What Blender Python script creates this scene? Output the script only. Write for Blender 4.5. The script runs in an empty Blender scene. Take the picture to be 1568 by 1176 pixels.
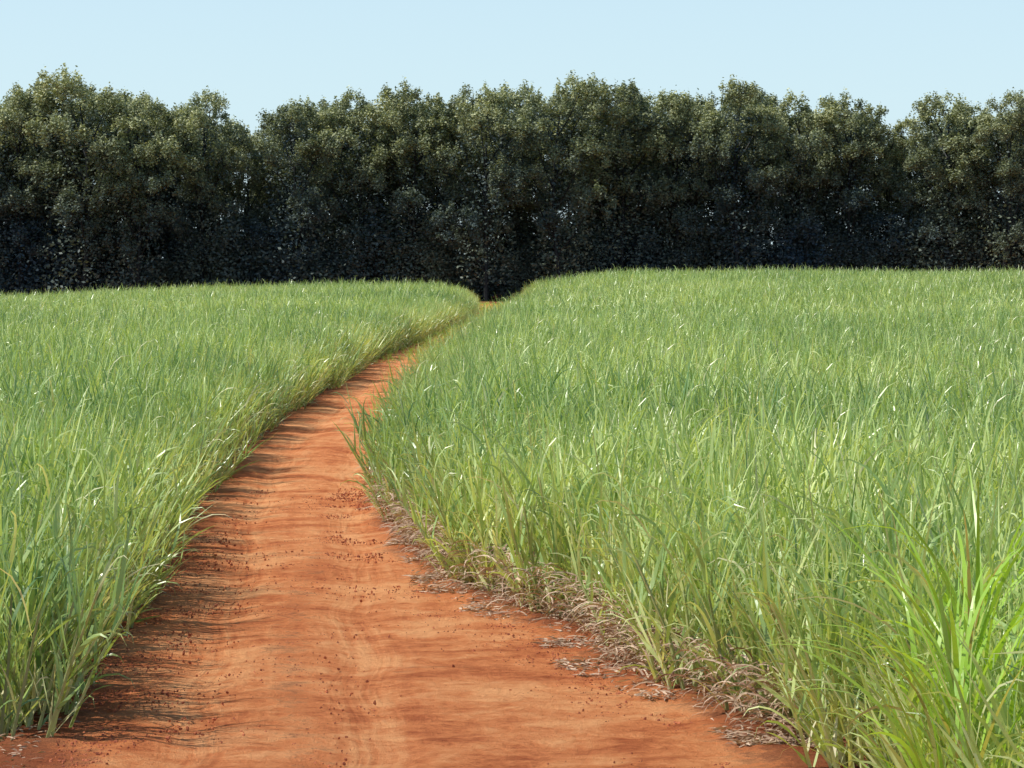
import bpy, math, numpy as np
from mathutils import noise as mn, Vector
rng=np.random.default_rng(7)
sc=bpy.context.scene
H=4.5; F=4446.0; V=400.0
# ---------------------------------------------------------------- helpers
def sstep(a,b,x):
    t=np.clip((x-a)/(b-a),0,1); return t*t*(3-2*t)
def terrain(x,y):
    x=np.asarray(x,float); y=np.asarray(y,float)
    far=sstep(90,270,y)
    z=far*(1.25*sstep(0,13,x)-1.3*sstep(18,56,-x))
    z=z+0.05*np.sin(x*0.11+1.0)*np.sin(y*0.05)
    return z
_tab=rng.random((256,256))
def vnoise(x,y):
    x=np.asarray(x,float);y=np.asarray(y,float)
    xi=np.floor(x).astype(int);yi=np.floor(y).astype(int)
    fx=x-xi;fy=y-yi
    fx=fx*fx*(3-2*fx);fy=fy*fy*(3-2*fy)
    g=lambda a,b:_tab[a%256,b%256]
    return (g(xi,yi)*(1-fx)+g(xi+1,yi)*fx)*(1-fy)+(g(xi,yi+1)*(1-fx)+g(xi+1,yi+1)*fx)*fy
def fbm(x,y,o=4):
    s=0;a=.5
    for i in range(o):
        s=s+a*vnoise(x*2**i+17*i,y*2**i+5*i);a*=.5
    return s
Ld=np.array([0,22,25.8,32.3,35.7,40,50,66.7,80,100,129,160,195,222,240,267,300,320])
Lx=np.array([-4.25,-4.15,-4.1,-4.6,-4.8,-5.0,-5.7,-6.5,-6.45,-6.4,-6.2,-5.0,-4.1,-3.2,-3.1,-3.8,-4.6,-5.])
Rd=np.array([0,15,20,25.8,28.2,30.3,34.5,39.2,44.5,52.6,60,67,80,89,100,115,136,160,190,227,267,320])
Rx=np.array([5.0,4.0,3.2,2.45,2.15,1.55,.65,-.65,-1.6,-2.15,-2.35,-2.5,-2.6,-2.6,-2.4,-1.95,-1.5,-.95,-.2,.6,1.4,2.0])
def L(y): return np.interp(y,Ld,Lx)+ (fbm(y*.45,y*0+3.3,3)-.45)*.6
def R(y): return np.interp(y,Rd,Rx)+ (fbm(y*.45,y*0+9.1,3)-.45)*.6
def mesh_np(name,verts,faces,attrs=None,uv=None,smooth=False):
    me=bpy.data.meshes.new(name)
    verts=np.asarray(verts,np.float32);faces=np.asarray(faces,np.int32)
    n=faces.shape[1]
    me.vertices.add(len(verts));me.vertices.foreach_set('co',verts.ravel())
    me.loops.add(faces.size);me.loops.foreach_set('vertex_index',faces.ravel())
    me.polygons.add(len(faces));me.polygons.foreach_set('loop_start',np.arange(0,faces.size,n,dtype=np.int32))
    try: me.polygons.foreach_set('loop_total',np.full(len(faces),n,np.int32))
    except Exception: pass
    me.polygons.foreach_set('use_smooth',np.full(len(faces),smooth))
    for k,a in (attrs or {}).items():
        at=me.attributes.new(k,'FLOAT','POINT');at.data.foreach_set('value',np.asarray(a,np.float32))
    if uv is not None:
        l=me.uv_layers.new(name='UVMap');l.data.foreach_set('uv',np.asarray(uv,np.float32)[faces.ravel()].ravel())
    me.update(calc_edges=True);me.validate()
    return me
def obj(name,me,mat=None,link=True):
    o=bpy.data.objects.new(name,me)
    if mat: me.materials.append(mat)
    if link: sc.collection.objects.link(o)
    return o
class Geo:
    def __init__(s): s.v=[];s.f=[];s.a=[];s.b=[];s.n=0
    def add(s,v,f,a,b):
        s.v.append(v);s.f.append(f+s.n);s.a.append(a);s.b.append(b);s.n+=len(v)
    def mesh(s,name,smooth=False):
        return mesh_np(name,np.concatenate(s.v),np.concatenate(s.f),{'rnd':np.concatenate(s.a),'dry':np.concatenate(s.b)},smooth=smooth)
def strips(g,base,az,th0,th1,ln,wd,S=6,p=1.6,roll=None,dry=None,taper=.7,rn=None):
    N=len(base);t=np.linspace(0,1,S+1)
    th=th0[:,None]+(th1-th0)[:,None]*t[None]**p
    d=np.stack([np.sin(th)*np.cos(az)[:,None],np.sin(th)*np.sin(az)[:,None],np.cos(th)],-1)
    st=(ln/S)[:,None,None]*(d[:,:-1]+d[:,1:])/2
    pos=base[:,None]+np.concatenate([np.zeros((N,1,3)),np.cumsum(st,1)],1)
    side=np.stack([-np.sin(az),np.cos(az),np.zeros(N)],-1)[:,None]*np.ones((1,S+1,1))
    nr=np.cross(d,side)
    if roll is None: roll=rng.normal(0,.9,N)
    r=(roll[:,None]*(.3+t[None]))[...,None]
    side=side*np.cos(r)+nr*np.sin(r)
    w=(wd[:,None]*np.minimum(1,t*5+.45)[None]*np.maximum(1-t,0.004)[None]**taper)[...,None]*.5
    v=np.stack([pos-side*w,pos+side*w],2).reshape(-1,3)
    i=np.arange(N)[:,None]*(S+1)*2+np.arange(S)[None]*2
    f=np.stack([i,i+1,i+3,i+2],-1).reshape(-1,4)
    if rn is None: rn=rng.random(N)
    rn=np.repeat(rn,(S+1)*2)
    if dry is None: dry=np.zeros(N)
    dr=np.clip(np.repeat(dry,(S+1)*2),0,1)
    # leaf tips bleach towards straw
    dr=np.clip(dr+np.tile(np.repeat(np.clip((t-.75)/.25,0,1)*.28,2),N),0,1)
    g.add(v,f,rn,dr)
def tube(g,pts,rad,k=5,dry=0.,rn=.5):
    pts=np.asarray(pts,float);n=len(pts)
    tg=np.gradient(pts,axis=0);tg/=np.linalg.norm(tg,axis=1)[:,None]+1e-9
    ref=np.array([1,0.1,0.]);a=np.cross(tg,ref);a/=np.linalg.norm(a,axis=1)[:,None]+1e-9
    b=np.cross(tg,a);an=np.arange(k)*2*math.pi/k
    v=pts[:,None]+np.asarray(rad)[:,None,None]*(a[:,None]*np.cos(an)[None,:,None]+b[:,None]*np.sin(an)[None,:,None])
    i=np.arange(n-1)[:,None]*k;j=np.arange(k)[None];j2=(j+1)%k
    f=np.stack([i+j,i+j2,i+k+j2,i+k+j],-1).reshape(-1,4)
    g.add(v.reshape(-1,3),f,np.full(n*k,rn),np.full(n*k,dry))
# ---------------------------------------------------------------- materials
def newmat(name):
    m=bpy.data.materials.new(name);m.use_nodes=True;nt=m.node_tree;nt.nodes.clear();return m,nt
def N(nt,t,**k):
    n=nt.nodes.new(t)
    for a,b in k.items(): setattr(n,a,b)
    return n
def ramp(nt,fac,stops):
    r=N(nt,'ShaderNodeValToRGB');e=r.color_ramp.elements
    e[0].position,e[0].color=stops[0][0],(*stops[0][1],1);e[1].position,e[1].color=stops[1][0],(*stops[1][1],1)
    for p,c in stops[2:]:
        q=e.new(p);q.color=(*c,1)
    nt.links.new(fac,r.inputs[0]);return r.outputs[0]
def mix(nt,f,a,b,mode='MIX'):
    m=N(nt,'ShaderNodeMix',data_type='RGBA',blend_type=mode)
    for s,x in ((m.inputs[0],f),(m.inputs[6],a),(m.inputs[7],b)):
        if isinstance(x,(int,float)): s.default_value=x
        elif isinstance(x,tuple): s.default_value=(*x,1)
        else: nt.links.new(x,s)
    return m.outputs[2]
def math_(nt,op,a,b=None,c=None):
    m=N(nt,'ShaderNodeMath',operation=op)
    for s,x in zip(m.inputs,(a,b,c)):
        if x is None: continue
        if isinstance(x,(int,float)): s.default_value=x
        else: nt.links.new(x,s)
    return m.outputs[0]
def noise(nt,vec,scale,detail=4,rough=.55,dist=0):
    n=N(nt,'ShaderNodeTexNoise');n.inputs['Scale'].default_value=scale;n.inputs['Detail'].default_value=detail
    n.inputs['Roughness'].default_value=rough;n.inputs['Distortion'].default_value=dist
    nt.links.new(vec,n.inputs['Vector']);return n.outputs['Fac']
def attr(nt,name): return N(nt,'ShaderNodeAttribute',attribute_name=name).outputs['Fac']
def vmul(nt,vec,s):
    m=N(nt,'ShaderNodeVectorMath',operation='MULTIPLY');nt.links.new(vec,m.inputs[0]);m.inputs[1].default_value=s;return m.outputs[0]

def leafmat(name,cols,drycols,transl,rough,spec=.5,patch=.04,tmul=(1.5,1.35,.6),pamp=1.2):
    m,nt=newmat(name)
    rn=attr(nt,'rnd');dr=attr(nt,'dry')
    oi=N(nt,'ShaderNodeObjectInfo').outputs['Random']
    pos=N(nt,'ShaderNodeNewGeometry').outputs['Position']
    nz=noise(nt,pos,patch,3)
    f=math_(nt,'ADD',math_(nt,'MULTIPLY',rn,.8),math_(nt,'MULTIPLY',oi,.08))
    f=math_(nt,'ADD',f,math_(nt,'MULTIPLY',math_(nt,'SUBTRACT',nz,.45),pamp))
    col=ramp(nt,f,[(0.,cols[0]),(1.,cols[-1])]+[(i/(len(cols)-1),c) for i,c in list(enumerate(cols))[1:-1]])
    dc=ramp(nt,rn,[(0.,drycols[0]),(1.,drycols[1])])
    col=mix(nt,dr,col,dc)
    b=N(nt,'ShaderNodeBsdfPrincipled');nt.links.new(col,b.inputs['Base Color'])
    b.inputs['Roughness'].default_value=rough;b.inputs['Specular IOR Level'].default_value=spec
    t=N(nt,'ShaderNodeBsdfTranslucent')
    tc=mix(nt,1.0,col,tmul,'MULTIPLY');nt.links.new(tc,t.inputs[0])
    ms=N(nt,'ShaderNodeMixShader');ms.inputs[0].default_value=transl
    nt.links.new(b.outputs[0],ms.inputs[1]);nt.links.new(t.outputs[0],ms.inputs[2])
    o=N(nt,'ShaderNodeOutputMaterial');nt.links.new(ms.outputs[0],o.inputs[0]);return m
cane_mat=leafmat('sugarcane_leaf',[(.075,.20,.07),(.36,.505,.145),(.80,.86,.36)],((.48,.44,.20),(.84,.80,.54)),.30,.35,.8)
straw_mat=leafmat('dry_straw',[(.3,.2,.12),(.5,.4,.27)],((.22,.115,.065),(.66,.50,.35)),.1,.6,.3)
weed_mat=leafmat('grass_blade',[(.26,.46,.05),(.42,.64,.09)],((.3,.25,.1),(.5,.4,.2)),.35,.35)
tree_mat=leafmat('tree_foliage',[(.034,.066,.092),(.28,.31,.155),(.80,.80,.46)],((.018,.022,.024),(.05,.05,.04)),.14,.55,.25,.07,(1.4,1.4,.6),.5)  # darkest foliage colour is bluish: shade and distance haze painted into the leaves

def soil(name,road):
    m,nt=newmat(name)
    if road:
        uv=N(nt,'ShaderNodeUVMap').outputs[0]
        sx=N(nt,'ShaderNodeSeparateXYZ');nt.links.new(uv,sx.inputs[0]);u=sx.outputs[0]
        n1=noise(nt,vmul(nt,uv,(.35,.40,1)),1.0,6,.62,.6)
        n2=noise(nt,vmul(nt,uv,(2.2,.06,1)),1.0,4,.5,.3)
        n3=noise(nt,uv,6,8,.8)
        n5=noise(nt,vmul(nt,uv,(1.1,1.3,1)),1.0,8,.72,.5)
        n6=noise(nt,vmul(nt,uv,(.7,.9,1)),1.0,5,.6,1.2)
        wob=noise(nt,vmul(nt,uv,(.01,.13,1)),1.0,2)
        uw=math_(nt,'ADD',u,math_(nt,'MULTIPLY',math_(nt,'SUBTRACT',wob,.5),.9))
        cv=N(nt,'ShaderNodeCombineXYZ');nt.links.new(math_(nt,'MULTIPLY',uw,9.),cv.inputs[0]);nt.links.new(math_(nt,'MULTIPLY',sx.outputs[1],.2),cv.inputs[1])
        nl=noise(nt,cv.outputs[0],1.0,3,.6,.2)
        bu=math_(nt,'DIVIDE',math_(nt,'SUBTRACT',math_(nt,'ABSOLUTE',uw),.85),.42)
        band=math_(nt,'POWER',2.718,math_(nt,'MULTIPLY',math_(nt,'MULTIPLY',bu,bu),-1.0))
        tread=math_(nt,'MULTIPLY',band,math_(nt,'SUBTRACT',nl,.42))
        f=math_(nt,'ADD',math_(nt,'MULTIPLY',n1,.64),math_(nt,'MULTIPLY',n2,.24))
        f=math_(nt,'ADD',f,math_(nt,'MULTIPLY',n3,.46))
        f=math_(nt,'ADD',f,math_(nt,'MULTIPLY',n5,.74))
        f=math_(nt,'ADD',f,math_(nt,'MULTIPLY',tread,.42))
        col=ramp(nt,math_(nt,'SUBTRACT',f,.2),[(.56,(.25,.055,.022)),(.98,(.95,.44,.185)),(.70,(.54,.150,.052)),(.82,(.77,.265,.095))])
        pt=math_(nt,'MULTIPLY',math_(nt,'SUBTRACT',math_(nt,'ADD',n6,math_(nt,'MULTIPLY',n3,.6)),.93),7.0)
        cp=N(nt,'ShaderNodeClamp');nt.links.new(pt,cp.inputs[0])
        col=mix(nt,math_(nt,'MULTIPLY',cp.outputs[0],.6),col,(.30,.066,.026))
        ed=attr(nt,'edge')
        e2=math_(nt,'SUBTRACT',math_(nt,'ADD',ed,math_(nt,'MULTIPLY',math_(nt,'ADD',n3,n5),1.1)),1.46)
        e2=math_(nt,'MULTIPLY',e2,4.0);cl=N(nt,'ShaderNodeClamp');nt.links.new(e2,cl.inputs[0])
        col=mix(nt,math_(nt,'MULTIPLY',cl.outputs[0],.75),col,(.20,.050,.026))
        h=math_(nt,'ADD',math_(nt,'MULTIPLY',n3,1.2),math_(nt,'MULTIPLY',n5,1.5))
        h=math_(nt,'ADD',h,math_(nt,'MULTIPLY',tread,.5))
        bd,bs=.10,1.
    else:
        pos=N(nt,'ShaderNodeNewGeometry').outputs['Position']
        n1=noise(nt,pos,.6,5,.6);n3=noise(nt,pos,9,6,.7)
        f=math_(nt,'ADD',math_(nt,'MULTIPLY',n1,.5),math_(nt,'MULTIPLY',n3,.5))
        col=ramp(nt,f,[(.35,(.13,.04,.022)),(.7,(.36,.17,.10)),(.52,(.24,.085,.045))])
        h=n3;bd,bs=.05,.8
    b=N(nt,'ShaderNodeBsdfPrincipled');nt.links.new(col,b.inputs['Base Color']);b.inputs['Roughness'].default_value=.95
    b.inputs['Specular IOR Level'].default_value=.1
    bp=N(nt,'ShaderNodeBump');bp.inputs['Strength'].default_value=bs;bp.inputs['Distance'].default_value=bd
    nt.links.new(h,bp.inputs['Height']);nt.links.new(bp.outputs[0],b.inputs['Normal'])
    o=N(nt,'ShaderNodeOutputMaterial');nt.links.new(b.outputs[0],o.inputs[0]);return m
road_mat=soil('red_laterite_road',True);ground_mat=soil('red_soil',False)
# ---------------------------------------------------------------- ground
def grid(xs,ys,zf):
    X,Y=np.meshgrid(xs,ys);Z=zf(X,Y)
    v=np.stack([X,Y,Z],-1).reshape(-1,3);nx=len(xs);ny=len(ys)
    i=np.arange(ny-1)[:,None]*nx+np.arange(nx-1)[None]
    return v,np.stack([i,i+1,i+nx+1,i+nx],-1).reshape(-1,4)
xs=np.concatenate([[-2500,-1200,-600,-300,-150],np.arange(-90,91,1.5),[150,300,600,1200,2500]])
ys=np.concatenate([[-1500,-500,-150,-50],np.arange(-10,380,1.5),[420,600,1000,2000,4000]])
v,f=grid(xs,ys,terrain)
obj('ground',mesh_np('ground',v,f,smooth=True),ground_mat)
# ---------------------------------------------------------------- road
yr=np.concatenate([np.arange(6,70,.09),np.arange(70,300,.3)])
ny=len(yr);nu=100
l=L(yr)-.7;r=R(yr)+.6
s=np.linspace(0,1,nu)
X=l[:,None]+(r-l)[:,None]*s[None];Y=np.repeat(yr[:,None],nu,1)
cen=(np.interp(yr,Ld,Lx)+2.05)[:,None]
U=X-cen
def lumpf(X,Y): return (fbm(X*.8+3,Y*1.0,4)-.47)*.09+(fbm(X*5,Y*5,3)-.45)*.05
ruts=-.05*(np.exp(-((U-.85)/.32)**2)+np.exp(-((U+.85)/.32)**2))
lump=lumpf(X,Y)
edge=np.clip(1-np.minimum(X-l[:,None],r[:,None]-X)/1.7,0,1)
hump=np.exp(-((U-.35-.35*np.sin(Y*.14))/.4)**2)*.38*np.clip((62-Y)/20,0,1)
Z=terrain(X,Y)+.085+ruts+lump*(.6+.9*edge)+.02*hump
Z=Z+np.exp(-(((R(yr)[:,None]-X)-.1)/.3)**2)*.05
bord=np.clip(np.minimum(X-l[:,None],r[:,None]-X)/.25,0,1);Z=Z-(1-bord)*.2
i=np.arange(ny-1)[:,None]*nu+np.arange(nu-1)[None]
fr=np.stack([i,i+1,i+nu+1,i+nu],-1).reshape(-1,4)
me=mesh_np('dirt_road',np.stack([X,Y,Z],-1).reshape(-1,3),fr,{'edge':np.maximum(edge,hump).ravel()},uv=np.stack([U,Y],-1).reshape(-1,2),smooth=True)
obj('dirt_road',me,road_mat)
# ---------------------------------------------------------------- instancer
def source_collection(name,meshes):
    c=bpy.data.collections.new(name)
    for k,m in enumerate(meshes):
        c.objects.link(bpy.data.objects.new('%s_%02d'%(name,k),m))
    return c
def instancer(name,pts,rot,scl,idx,coll):
    me=bpy.data.meshes.new(name);me.vertices.add(len(pts));me.vertices.foreach_set('co',np.asarray(pts,np.float32).ravel())
    a=me.attributes.new('irot','FLOAT_VECTOR','POINT');a.data.foreach_set('vector',np.asarray(rot,np.float32).ravel())
    a=me.attributes.new('iscl','FLOAT_VECTOR','POINT');a.data.foreach_set('vector',np.asarray(scl,np.float32).ravel())
    a=me.attributes.new('iidx','INT','POINT');a.data.foreach_set('value',np.asarray(idx,np.int32))
    o=obj(name,me)
    ng=bpy.data.node_groups.new(name+'_scatter','GeometryNodeTree')
    ng.interface.new_socket('Geometry',in_out='INPUT',socket_type='NodeSocketGeometry')
    ng.interface.new_socket('Geometry',in_out='OUTPUT',socket_type='NodeSocketGeometry')
    n=ng.nodes;lk=ng.links.new
    gi=n.new('NodeGroupInput');go=n.new('NodeGroupOutput');ip=n.new('GeometryNodeInstanceOnPoints')
    ci=n.new('GeometryNodeCollectionInfo');ci.inputs['Collection'].default_value=coll
    ci.inputs['Separate Children'].default_value=True;ci.inputs['Reset Children'].default_value=True
    def na(t,nm):
        q=n.new('GeometryNodeInputNamedAttribute');q.data_type=t;q.inputs['Name'].default_value=nm;return q.outputs['Attribute']
    er=n.new('FunctionNodeEulerToRotation');lk(na('FLOAT_VECTOR','irot'),er.inputs[0])
    lk(gi.outputs[0],ip.inputs['Points']);lk(ci.outputs[0],ip.inputs['Instance']);ip.inputs['Pick Instance'].default_value=True
    lk(na('INT','iidx'),ip.inputs['Instance Index']);lk(er.outputs[0],ip.inputs['Rotation']);lk(na('FLOAT_VECTOR','iscl'),ip.inputs['Scale'])
    lk(ip.outputs[0],go.inputs[0])
    md=o.modifiers.new('scatter','NODES');md.node_group=ng
    return o
# ---------------------------------------------------------------- sugarcane stools
def stool(g,cx,cy,kind,hs=1.):
    nst={'in':6,'edge':8,'far':5}[kind]
    B=[];AZ=[];T0=[];T1=[];LN=[];W=[];D=[];RN=[]
    sr=rng.random()
    for s_ in range(nst):
        a=rng.random()*6.283;rr=.36*math.sqrt(rng.random());bx,by=cx+rr*math.cos(a),cy+rr*math.sin(a)
        h=rng.uniform(.7,1.55)*hs;lean=rng.uniform(0,.3)
        if kind=='edge': lean*=1.3
        tx,ty=bx+lean*h*math.cos(a),by+lean*h*math.sin(a)
        if kind!='far': tube(g,[(bx,by,-.05),((bx*.6+tx*.4),(by*.6+ty*.4),h*.5),(tx,ty,h)],[.020,.018,.012],4,dry=.45,rn=rng.random())
        nl={'in':8,'edge':12,'far':6}[kind]
        a0=rng.random()*6.283;kr=rng.random()
        for k in range(nl):
            q=k/(nl-1)
            u={'in':.35+.65*q,'edge':.10+.90*q,'far':.5+.5*q}[kind];hz=h*u
            B.append((bx+(tx-bx)*u,by+(ty-by)*u,hz));AZ.append(a0+k*math.pi+rng.normal(0,.6))
            T0.append(math.radians(rng.uniform(3,26)+20*(1-q)))
            T1.append(math.radians((rng.uniform(8,42) if rng.random()<.64 else rng.uniform(75,150))+50*(1-q)*rng.random()))
            LN.append(rng.uniform(.5,1.08)*(.8+.25*q)*hs);W.append(rng.uniform(.029,.055) if kind!='far' else rng.uniform(.05,.08))
            RN.append(np.clip(.6*rng.random()+.2*sr+.2*kr,0,1))
            D.append((rng.random()*.9+.1) if (q<.3 and rng.random()<.5) else (rng.random()*.8 if rng.random()<.12 else 0))
    strips(g,np.array(B),np.array(AZ),np.array(T0),np.array(T1),np.array(LN),np.array(W),4 if kind=='far' else 6,2.6,roll=rng.normal(0,1.3,len(B)),dry=np.array(D),rn=np.array(RN))
def mk(kind,cells,sp):
    g=Geo()
    if cells==1: stool(g,0,0,kind)
    else:
        for i in range(cells):
            for j in range(cells):
                c=((i+.5)/cells-.5)*sp,((j+.5)/cells-.5)*sp
                stool(g,c[0]+rng.uniform(-.2,.2),c[1]+rng.uniform(-.2,.2),kind,rng.uniform(.78,1.15))
    me=g.mesh('cane');me.materials.append(cane_mat);return me
NI,NP,NF,NE=4,9,7,8
meshes=[mk('in',1,0) for _ in range(NI)]+[mk('in',3,1.55) for _ in range(NP)]+[mk('far',4,2.5) for _ in range(NF)]+[mk('edge',1,0) for _ in range(NE)]
coll=source_collection('sugarcane_stool',meshes)
def field(name,side):
    P=[];I=[];T=[]
    def dist(x,y): return (L(y)-.1-x) if side<0 else (x-R(y)-.15)
    def ok(x,y): 
        return (np.abs(x)<y*.185+7)&((y>26.6+.12*(-x-4.3)+.3*np.sin(x*2)) if side<0 else True)
    ED=1.7
    for (y0,y1,sp,base,cnt) in ((8,128,1.5,NI,NP),(128,302,2.4,NI+NP,NF)):
        y=np.arange(y0+sp/2,y1,sp);x=np.arange(-66,66,sp);X,Y=np.meshgrid(x,y);X=X.ravel();Y=Y.ravel()
        X=X+rng.uniform(-.1,.1,X.size)*sp;Y=Y+rng.uniform(-.1,.1,Y.size)*sp
        k=(dist(X,Y)>ED)&(np.abs(X)<Y*.185+7)&((Y>28.6+.12*(-X-4.3)) if side<0 else True)
        X,Y=X[k],Y[k];P.append(np.stack([X,Y],1));I.append(base+rng.integers(0,cnt,len(X)));T.append(np.full(len(X),0))
    sp=.5;y=np.arange(8,302,sp);x=np.arange(-12 if side<0 else -6,9,sp) ;X,Y=np.meshgrid(x,y)
    X=X.ravel()+rng.uniform(-.5,.5,X.size)*sp;Y=Y.ravel()+rng.uniform(-.5,.5,Y.size)*sp
    d=dist(X,Y);k=(d>0)&(d<ED+.55)&ok(X,Y)
    X0,Y0,d0=X[k],Y[k],d[k]
    if side<0:
        x=np.arange(-14,-4,.5);y=np.arange(26,31,.5);A,B=np.meshgrid(x,y);A=A.ravel()+rng.uniform(-.25,.25,A.size);B=B.ravel()+rng.uniform(-.25,.25,B.size)
        lim=26.6+.12*(-A-4.3);k=(dist(A,B)>ED)&(B>lim)&(B<lim+2.0)
        X0=np.concatenate([X0,A[k]]);Y0=np.concatenate([Y0,B[k]]);d0=np.concatenate([d0,(B-lim)[k]])
    e=d0<.75
    P.append(np.stack([X0,Y0],1));I.append(np.where(e,NI+NP+NF+rng.integers(0,NE,len(X0)),rng.integers(0,NI,len(X0))));T.append(e.astype(int))
    P=np.concatenate(P);I=np.concatenate(I);T=np.concatenate(T);X,Y=P.T;n=len(X)
    sc_=1.04+(fbm(X*.13,Y*.13,3)-.45)*.5+rng.normal(0,.03,n)
    if side>0: sc_=sc_+.16*np.clip((40-Y)/14,0,1)
    sc_=np.where(T==1,sc_*rng.uniform(.72,1.02,n),sc_)
    dd=dist(X,Y);sc_=sc_*(1-(.20 if side<0 else .04)*np.clip((Y-170)/50,0,1)*np.clip(1-dd/3.5,0,1))
    g_=rng.random(n)*6.283
    patch=(I>=NI)&(I<NI+NP+NF);g_=np.where(patch,rng.integers(0,4,n)*math.pi/2,g_)
    le=np.interp(Y,[30,48,60,120,170],[.10,.18,.19,.20,.12])
    A=rng.normal(0,.05,n)*(T+.3);B=np.where(T==1,-le*side+rng.normal(0,.11,n),-.03)
    a=np.cos(-g_)*A-np.sin(-g_)*B;b=np.sin(-g_)*A+np.cos(-g_)*B
    return instancer(name,np.stack([X,Y,terrain(X,Y)],1),np.stack([a,b,g_],1),np.stack([np.where(patch,1.05,sc_),np.where(patch,1.05,sc_),sc_],1),I,coll)
field('sugarcane_field',-1);field('sugarcane_field',1)
# ---------------------------------------------------------------- straw litter
def straw():
    g=Geo()
    n=24000
    y=rng.uniform(26,50,n);off=rng.uniform(-.35,.85,n)
    clump=fbm(y*1.7,off*1.6+30,4)-np.clip(off-.1,0,1)*.26
    x=R(y)-off*np.interp(y,[26,30,36,42,50],[.6,1.0,1.15,.75,.25])+.15
    k=clump+rng.normal(0,.05,n)>.33;x,y=x[k],y[k]
    n2=1000;y2=rng.uniform(27,100,n2);x2=L(y2)-rng.uniform(-.1,.6,n2)
    n3=2500;y3=rng.uniform(45,130,n3);x3=R(y3)+rng.uniform(-.1,.6,n3)
    n4=500;y4=rng.uniform(23,27,n4);x4=-4.2-np.abs(rng.normal(0,1.2,n4))
    x=np.concatenate([x,x2,x3,x4]);y=np.concatenate([y,y2,y3,y4]);n=len(x)
    z=terrain(x,y)+.075+np.abs(rng.normal(0,.035,n))
    strips(g,np.stack([x,y,z],1),rng.random(n)*6.283,np.radians(rng.uniform(65,90,n)),np.radians(rng.uniform(90,112,n)),rng.uniform(.04,.20,n),rng.uniform(.014,.034,n),3,1.0,dry=np.ones(n))
    n=5600;y=rng.uniform(26,66,n);x=R(y)+rng.uniform(-.2,.4,n)
    strips(g,np.stack([x,y,terrain(x,y)+rng.uniform(.05,.7,n)],1),rng.normal(math.pi,1.0,n),np.radians(rng.uniform(20,70,n)),np.radians(rng.uniform(110,170,n)),rng.uniform(.2,.5,n),rng.uniform(.018,.034,n),5,1.0,dry=np.ones(n))
    return g.mesh('straw')
obj('dry_straw_litter',straw(),straw_mat)
# ---------------------------------------------------------------- soil clods
clod_mat,nt=newmat('soil_clod')
b=N(nt,'ShaderNodeBsdfPrincipled');oi=N(nt,'ShaderNodeObjectInfo').outputs['Random']
nt.links.new(ramp(nt,oi,[(0,(.24,.06,.028)),(1,(.55,.17,.07))]),b.inputs['Base Color']);b.inputs['Roughness'].default_value=.95
o=N(nt,'ShaderNodeOutputMaterial');nt.links.new(b.outputs[0],o.inputs[0])
def clod(k):
    import bmesh
    bm=bmesh.new();bmesh.ops.create_icosphere(bm,subdivisions=2,radius=1)
    for w in bm.verts:
        w.co*=1+.55*mn.noise(w.co*1.3+Vector((k*7,0,0)));w.co.z*=.6
    me=bpy.data.meshes.new('clod');bm.to_mesh(me);bm.free();me.materials.append(clod_mat);return me
cc=source_collection('clod',[clod(k) for k in range(5)])
nc=18000
ya=rng.uniform(22,56,nc);rs=rng.random(nc)
xa=np.where(rs<.35,L(ya)+np.abs(rng.normal(0,.6,nc)),np.where(rs<.85,R(ya)-np.abs(rng.normal(0,.7,nc)),np.interp(ya,Ld,Lx)+2.4+.35*np.sin(ya*.14)+rng.normal(0,.5,nc)))
k=(fbm(xa*1.3,ya*1.3,3)>.47);xa,ya=xa[k],ya[k];n=len(xa)
ss=np.clip(rng.lognormal(-4.75,.4,n),.004,.018)
instancer('soil_clods',np.stack([xa,ya,terrain(xa,ya)+.085+lumpf(xa,ya)*.8],1),rng.random((n,3))*6.28,np.stack([ss*rng.uniform(.8,1.5,n),ss,ss],1),rng.integers(0,5,n),cc)
# ---------------------------------------------------------------- grass tufts
def tuft():
    g=Geo();n=40
    a=rng.random(n)*6.283;b=np.stack([.2*np.cos(a)*rng.random(n),.2*np.sin(a)*rng.random(n),rng.uniform(0,1.0,n)],1)
    strips(g,b,a,np.radians(rng.uniform(5,40,n)),np.radians(rng.uniform(55,130,n)),rng.uniform(.5,1.1,n),rng.uniform(.02,.032,n),9,1.5,roll=rng.normal(0,.5,n),dry=np.where(rng.random(n)<.2,rng.random(n),0))
    me=g.mesh('tuft');me.materials.append(weed_mat);return me
tc=source_collection('guinea_grass_tuft',[tuft() for _ in range(6)])
tp=np.array([(3.2,20.4),(3.5,22.2),(3.1,21.6),(3.85,24.2),(3.0,19.6),(3.4,21.0),(3.55,23.2)])
ts=np.array([1.65,1.7,1.5,1.7,1.6,1.8,1.5])
yg=rng.uniform(125,298,1800);xg=L(yg)+(R(yg)-L(yg))*rng.random(1800)
sg=np.concatenate([ts,rng.uniform(.12,.34,1800)])
tp=np.concatenate([tp,np.stack([xg,yg],1)])
instancer('guinea_grass',np.stack([tp[:,0],tp[:,1],terrain(tp[:,0],tp[:,1])],1),np.stack([0*tp[:,0],0*tp[:,0],rng.random(len(tp))*6],1),np.stack([sg]*3,1),rng.integers(0,6,len(tp)),tc)
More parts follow.
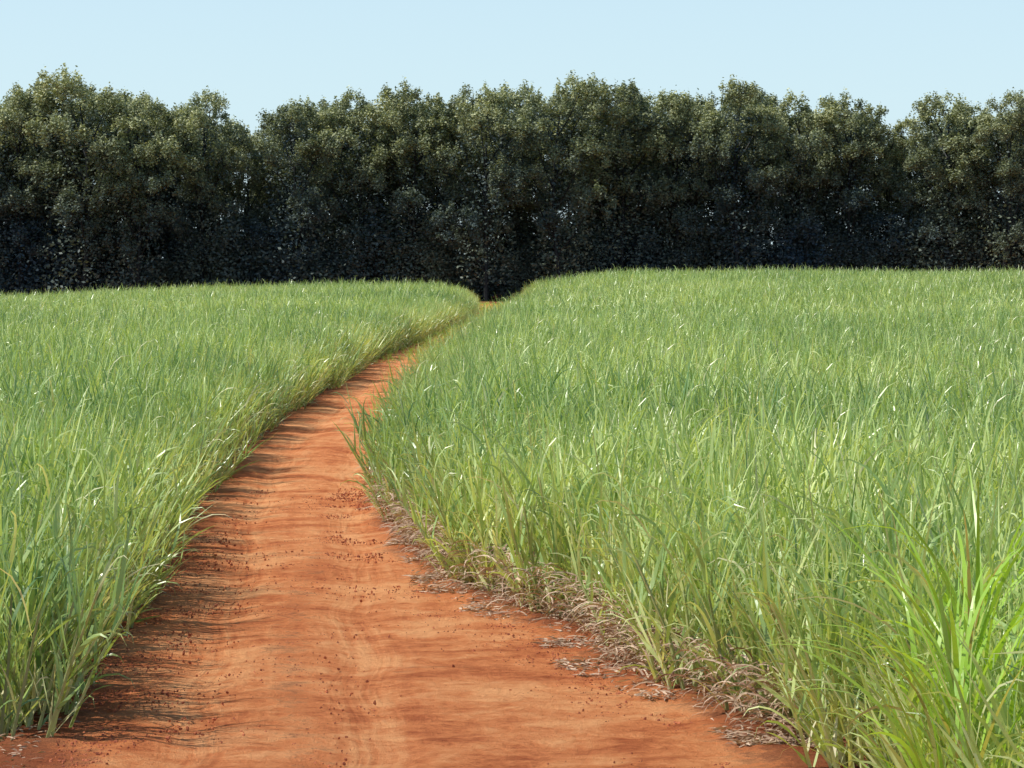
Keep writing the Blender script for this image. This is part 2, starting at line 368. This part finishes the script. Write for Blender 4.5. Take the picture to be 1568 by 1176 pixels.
# ---------------------------------------------------------------- trees
def leaves(g,c,size,dry=0.,u=0.5,rb=.5,nb=1.3):
    n=len(c)
    az=rng.random(n)*6.283;el=rng.normal(-.25,.5,n)
    d=np.stack([np.cos(el)*np.cos(az),np.cos(el)*np.sin(az),np.sin(el)],1)
    q=rng.normal(0,1,(n,3));q[:,2]+=nb;sd=np.cross(d,q);sd/=np.linalg.norm(sd,axis=1)[:,None]
    ln=(size*rng.uniform(.6,1.3,n))[:,None];w=ln*.28
    v=np.stack([c-d*ln*.5,c+sd*w,c+d*ln*.5,c-sd*w],1).reshape(-1,3)
    f=np.arange(n*4).reshape(-1,4)
    u=np.asarray(u)*np.ones(n)
    g.add(v,f,np.repeat(np.clip(rng.random(n)*(.12+.5*u)+.5*rb*u,0,1),4),np.full(n*4,dry))  # lower leaves get a darker tone: crown shade painted into the colour
def tree(h=24.):
    g=Geo()
    bend=rng.normal(0,.6,2)
    def trunk(t): return np.array([bend[0]*math.sin(t*3),bend[1]*math.sin(t*2.5),t*h*.85])
    tt=np.linspace(0,1,9);tube(g,[trunk(t) for t in tt],.24*(1-tt*.85)+.02,7,dry=1,rn=.1)
    lobes=[(rng.normal(0,1.),rng.normal(0,1.),h-2.6,rng.uniform(1.9,2.8))]
    nl=rng.integers(12,17);a0=rng.random()*6.28
    for k in range(nl):
        q=k/(nl-1);z=h*(.30+.57*q**.8)+rng.normal(0,.7)
        rad=np.interp(z/h,[.3,.55,.75,.9],[2.6,3.9,4.1,2.5])*rng.uniform(.65,1.22)
        a=a0+k*2.4+rng.normal(0,.5)
        lobes.append((rad*math.cos(a),rad*math.sin(a),z,rng.uniform(1.4,2.7)))
    for (lx,ly,lz,lr) in lobes:
        t0=min(max(.15,(lz-math.hypot(lx,ly)*.9-lr)/(h*.85)),.95);b0=trunk(t0);c=np.array([lx,ly,lz])
        tube(g,[b0,(b0+c)/2+np.array([0,0,-.3]),c],[.10,.07,.03],5,dry=1,rn=.1)
        lb=rng.random()
        for j in range(int(10*lr*lr/4)+6):
            dv=rng.normal(0,1,3);dv/=np.linalg.norm(dv)
            if dv[2]<-.35 and rng.random()<.6: dv[2]*=-1
            cc_=c+dv*lr*rng.uniform(.55,1.08)*np.array([1.05,1.05,.85])
            R_=rng.uniform(.38,.98);n=int(180*R_*R_)+22
            p=rng.normal(0,1,(n,3));p/=np.linalg.norm(p,axis=1)[:,None];p*=(R_*rng.random(n)**.6)[:,None]
            up=rng.random(n)<.2;p[up,2]+=rng.random(up.sum())*.8;p[up,:2]*=.5
            if rng.random()<.4: tube(g,[c,(c+cc_)/2,cc_],[.03,.02,.01],3,dry=1,rn=.1)
            P=cc_+p
            leaves(g,P,.31,u=np.clip((P[:,2]/h-.36)/.48,0,1)*(.77+.23*dv[2]),rb=.5*rng.random()+.5*lb)  # sunlit tops painted in: leaves lighten with height and on upper lobe sides
    n=2200;a=rng.random(n)*6.283;rr=3.2*np.sqrt(rng.random(n));z=h*rng.uniform(.08,.82,n)
    leaves(g,np.stack([rr*np.cos(a),rr*np.sin(a),z],1),.40,u=.03,rb=0,nb=.3)  # inner fill leaves use the dark, painted-shade end of the foliage colours
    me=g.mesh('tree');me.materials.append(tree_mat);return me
NT=10
trees=[tree() for _ in range(NT)]
def shrub():
    g=Geo()
    for k in range(30):
        a=rng.random()*6.283;rr=2.3*math.sqrt(rng.random());z=rng.uniform(.6,7.5)
        c=np.array([rr*math.cos(a),rr*math.sin(a),z]);tube(g,[(0,0,0),c*.5+np.array([0,0,.3]),c],[.05,.04,.015],4,dry=1,rn=0)
        n=120;p=rng.normal(0,.7,(n,3));leaves(g,c+p,.34,u=0,rb=0,nb=0)  # understory leaves at the darkest tone, painting in shade at the tree bases
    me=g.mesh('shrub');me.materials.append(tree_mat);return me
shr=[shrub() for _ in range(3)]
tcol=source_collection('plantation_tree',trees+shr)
prof=[(-260,135),(-150,128),(-60,132),(30,121),(130,103),(215,134),(310,130),(450,146),(545,132),(640,127),(745,124),(860,113),(950,116),(1045,128),(1130,117),(1220,137),(1305,142),(1445,132),(1525,139),(1630,132),(1740,140),(1850,130)]
pts=[];scl=[];idx=[]
D0=330.
for k,(px,py) in enumerate(prof):
    X_=(px-784)*D0/F;h=H+(V-py)*D0/F
    z=float(terrain(X_,D0));pts.append((X_,D0+rng.normal(0,2.5),z));s_=(h-z)/24.3;w_=s_*rng.uniform(.95,1.22);scl.append((w_,w_,s_));idx.append((k*4+k//5)%NT)
pp=np.array(prof,float)
for row,dd in enumerate((6,15,27)):
    x=-78+rng.random()*4
    while x<78:
        px=x*F/(D0+dd)+784;py=np.interp(px,pp[:,0],pp[:,1])
        h=H+(V-py)*D0/F-rng.uniform(-.3,1.8)
        if abs(px-382)<62 or abs(px-1375)<62: h-=2.6
        z=float(terrain(x,D0+dd));s_=(h-z)/24.3
        pts.append((x,D0+dd+rng.normal(0,1.5),z));w_=s_*rng.uniform(.85,1.15);scl.append((w_,w_,s_));idx.append(rng.integers(0,NT))
        x+=rng.uniform(4.5,9.)
for row,dd in enumerate((1,10,24)):
    x=-78
    while x<78:
        z=float(terrain(x,D0+dd));s_=rng.uniform(.7,1.4)
        pts.append((x,D0+dd+rng.normal(0,1),z-.3));scl.append((s_*1.1,s_*1.1,s_));idx.append(NT+rng.integers(0,3))
        x+=rng.uniform(2.4,4.)
n=len(pts);rot=np.zeros((n,3));rot[:,2]=rng.random(n)*6.283
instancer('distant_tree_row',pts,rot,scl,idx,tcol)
# ---------------------------------------------------------------- light, sky
el=math.radians(52);azl=math.radians(-95)
d=np.array([math.sin(azl)*math.cos(el),math.cos(azl)*math.cos(el),math.sin(el)])
sun=bpy.data.lights.new('sun','SUN');sun.energy=5.0;sun.angle=math.radians(.53);sun.color=(1,.95,.87)
so=bpy.data.objects.new('sun',sun);sc.collection.objects.link(so);so.rotation_euler=Vector(d).to_track_quat('Z','Y').to_euler()
w=bpy.data.worlds.new('World');sc.world=w;w.use_nodes=True;nt=w.node_tree
bg=nt.nodes['Background'];sk=nt.nodes.new('ShaderNodeTexSky');sk.sky_type='NISHITA';sk.sun_disc=False
sk.sun_elevation=el;sk.sun_rotation=azl;sk.air_density=1.0;sk.dust_density=.5;sk.ozone_density=4.0
# pale summer haze low in the sky
tcn=nt.nodes.new('ShaderNodeTexCoord');sp=nt.nodes.new('ShaderNodeSeparateXYZ');nt.links.new(tcn.outputs['Generated'],sp.inputs[0])
mr=nt.nodes.new('ShaderNodeMapRange');nt.links.new(sp.outputs[2],mr.inputs[0])
mr.inputs[1].default_value=0;mr.inputs[2].default_value=.5;mr.inputs[3].default_value=.8;mr.inputs[4].default_value=0
nt.links.new(mix(nt,mr.outputs[0],sk.outputs[0],(4.85,6.4,7.15)),bg.inputs[0]);bg.inputs[1].default_value=.14
# ---------------------------------------------------------------- camera
cam=bpy.data.cameras.new('camera');cam.sensor_width=36;cam.lens=36*F/1568;cam.clip_end=8000;cam.clip_start=.1
co=bpy.data.objects.new('camera',cam);sc.collection.objects.link(co);co.location=(0,0,H)
co.rotation_euler=(math.radians(90)-math.atan(188/F),0,0);sc.camera=co
sc.view_settings.view_transform='Standard';sc.view_settings.look='None';sc.view_settings.exposure=0
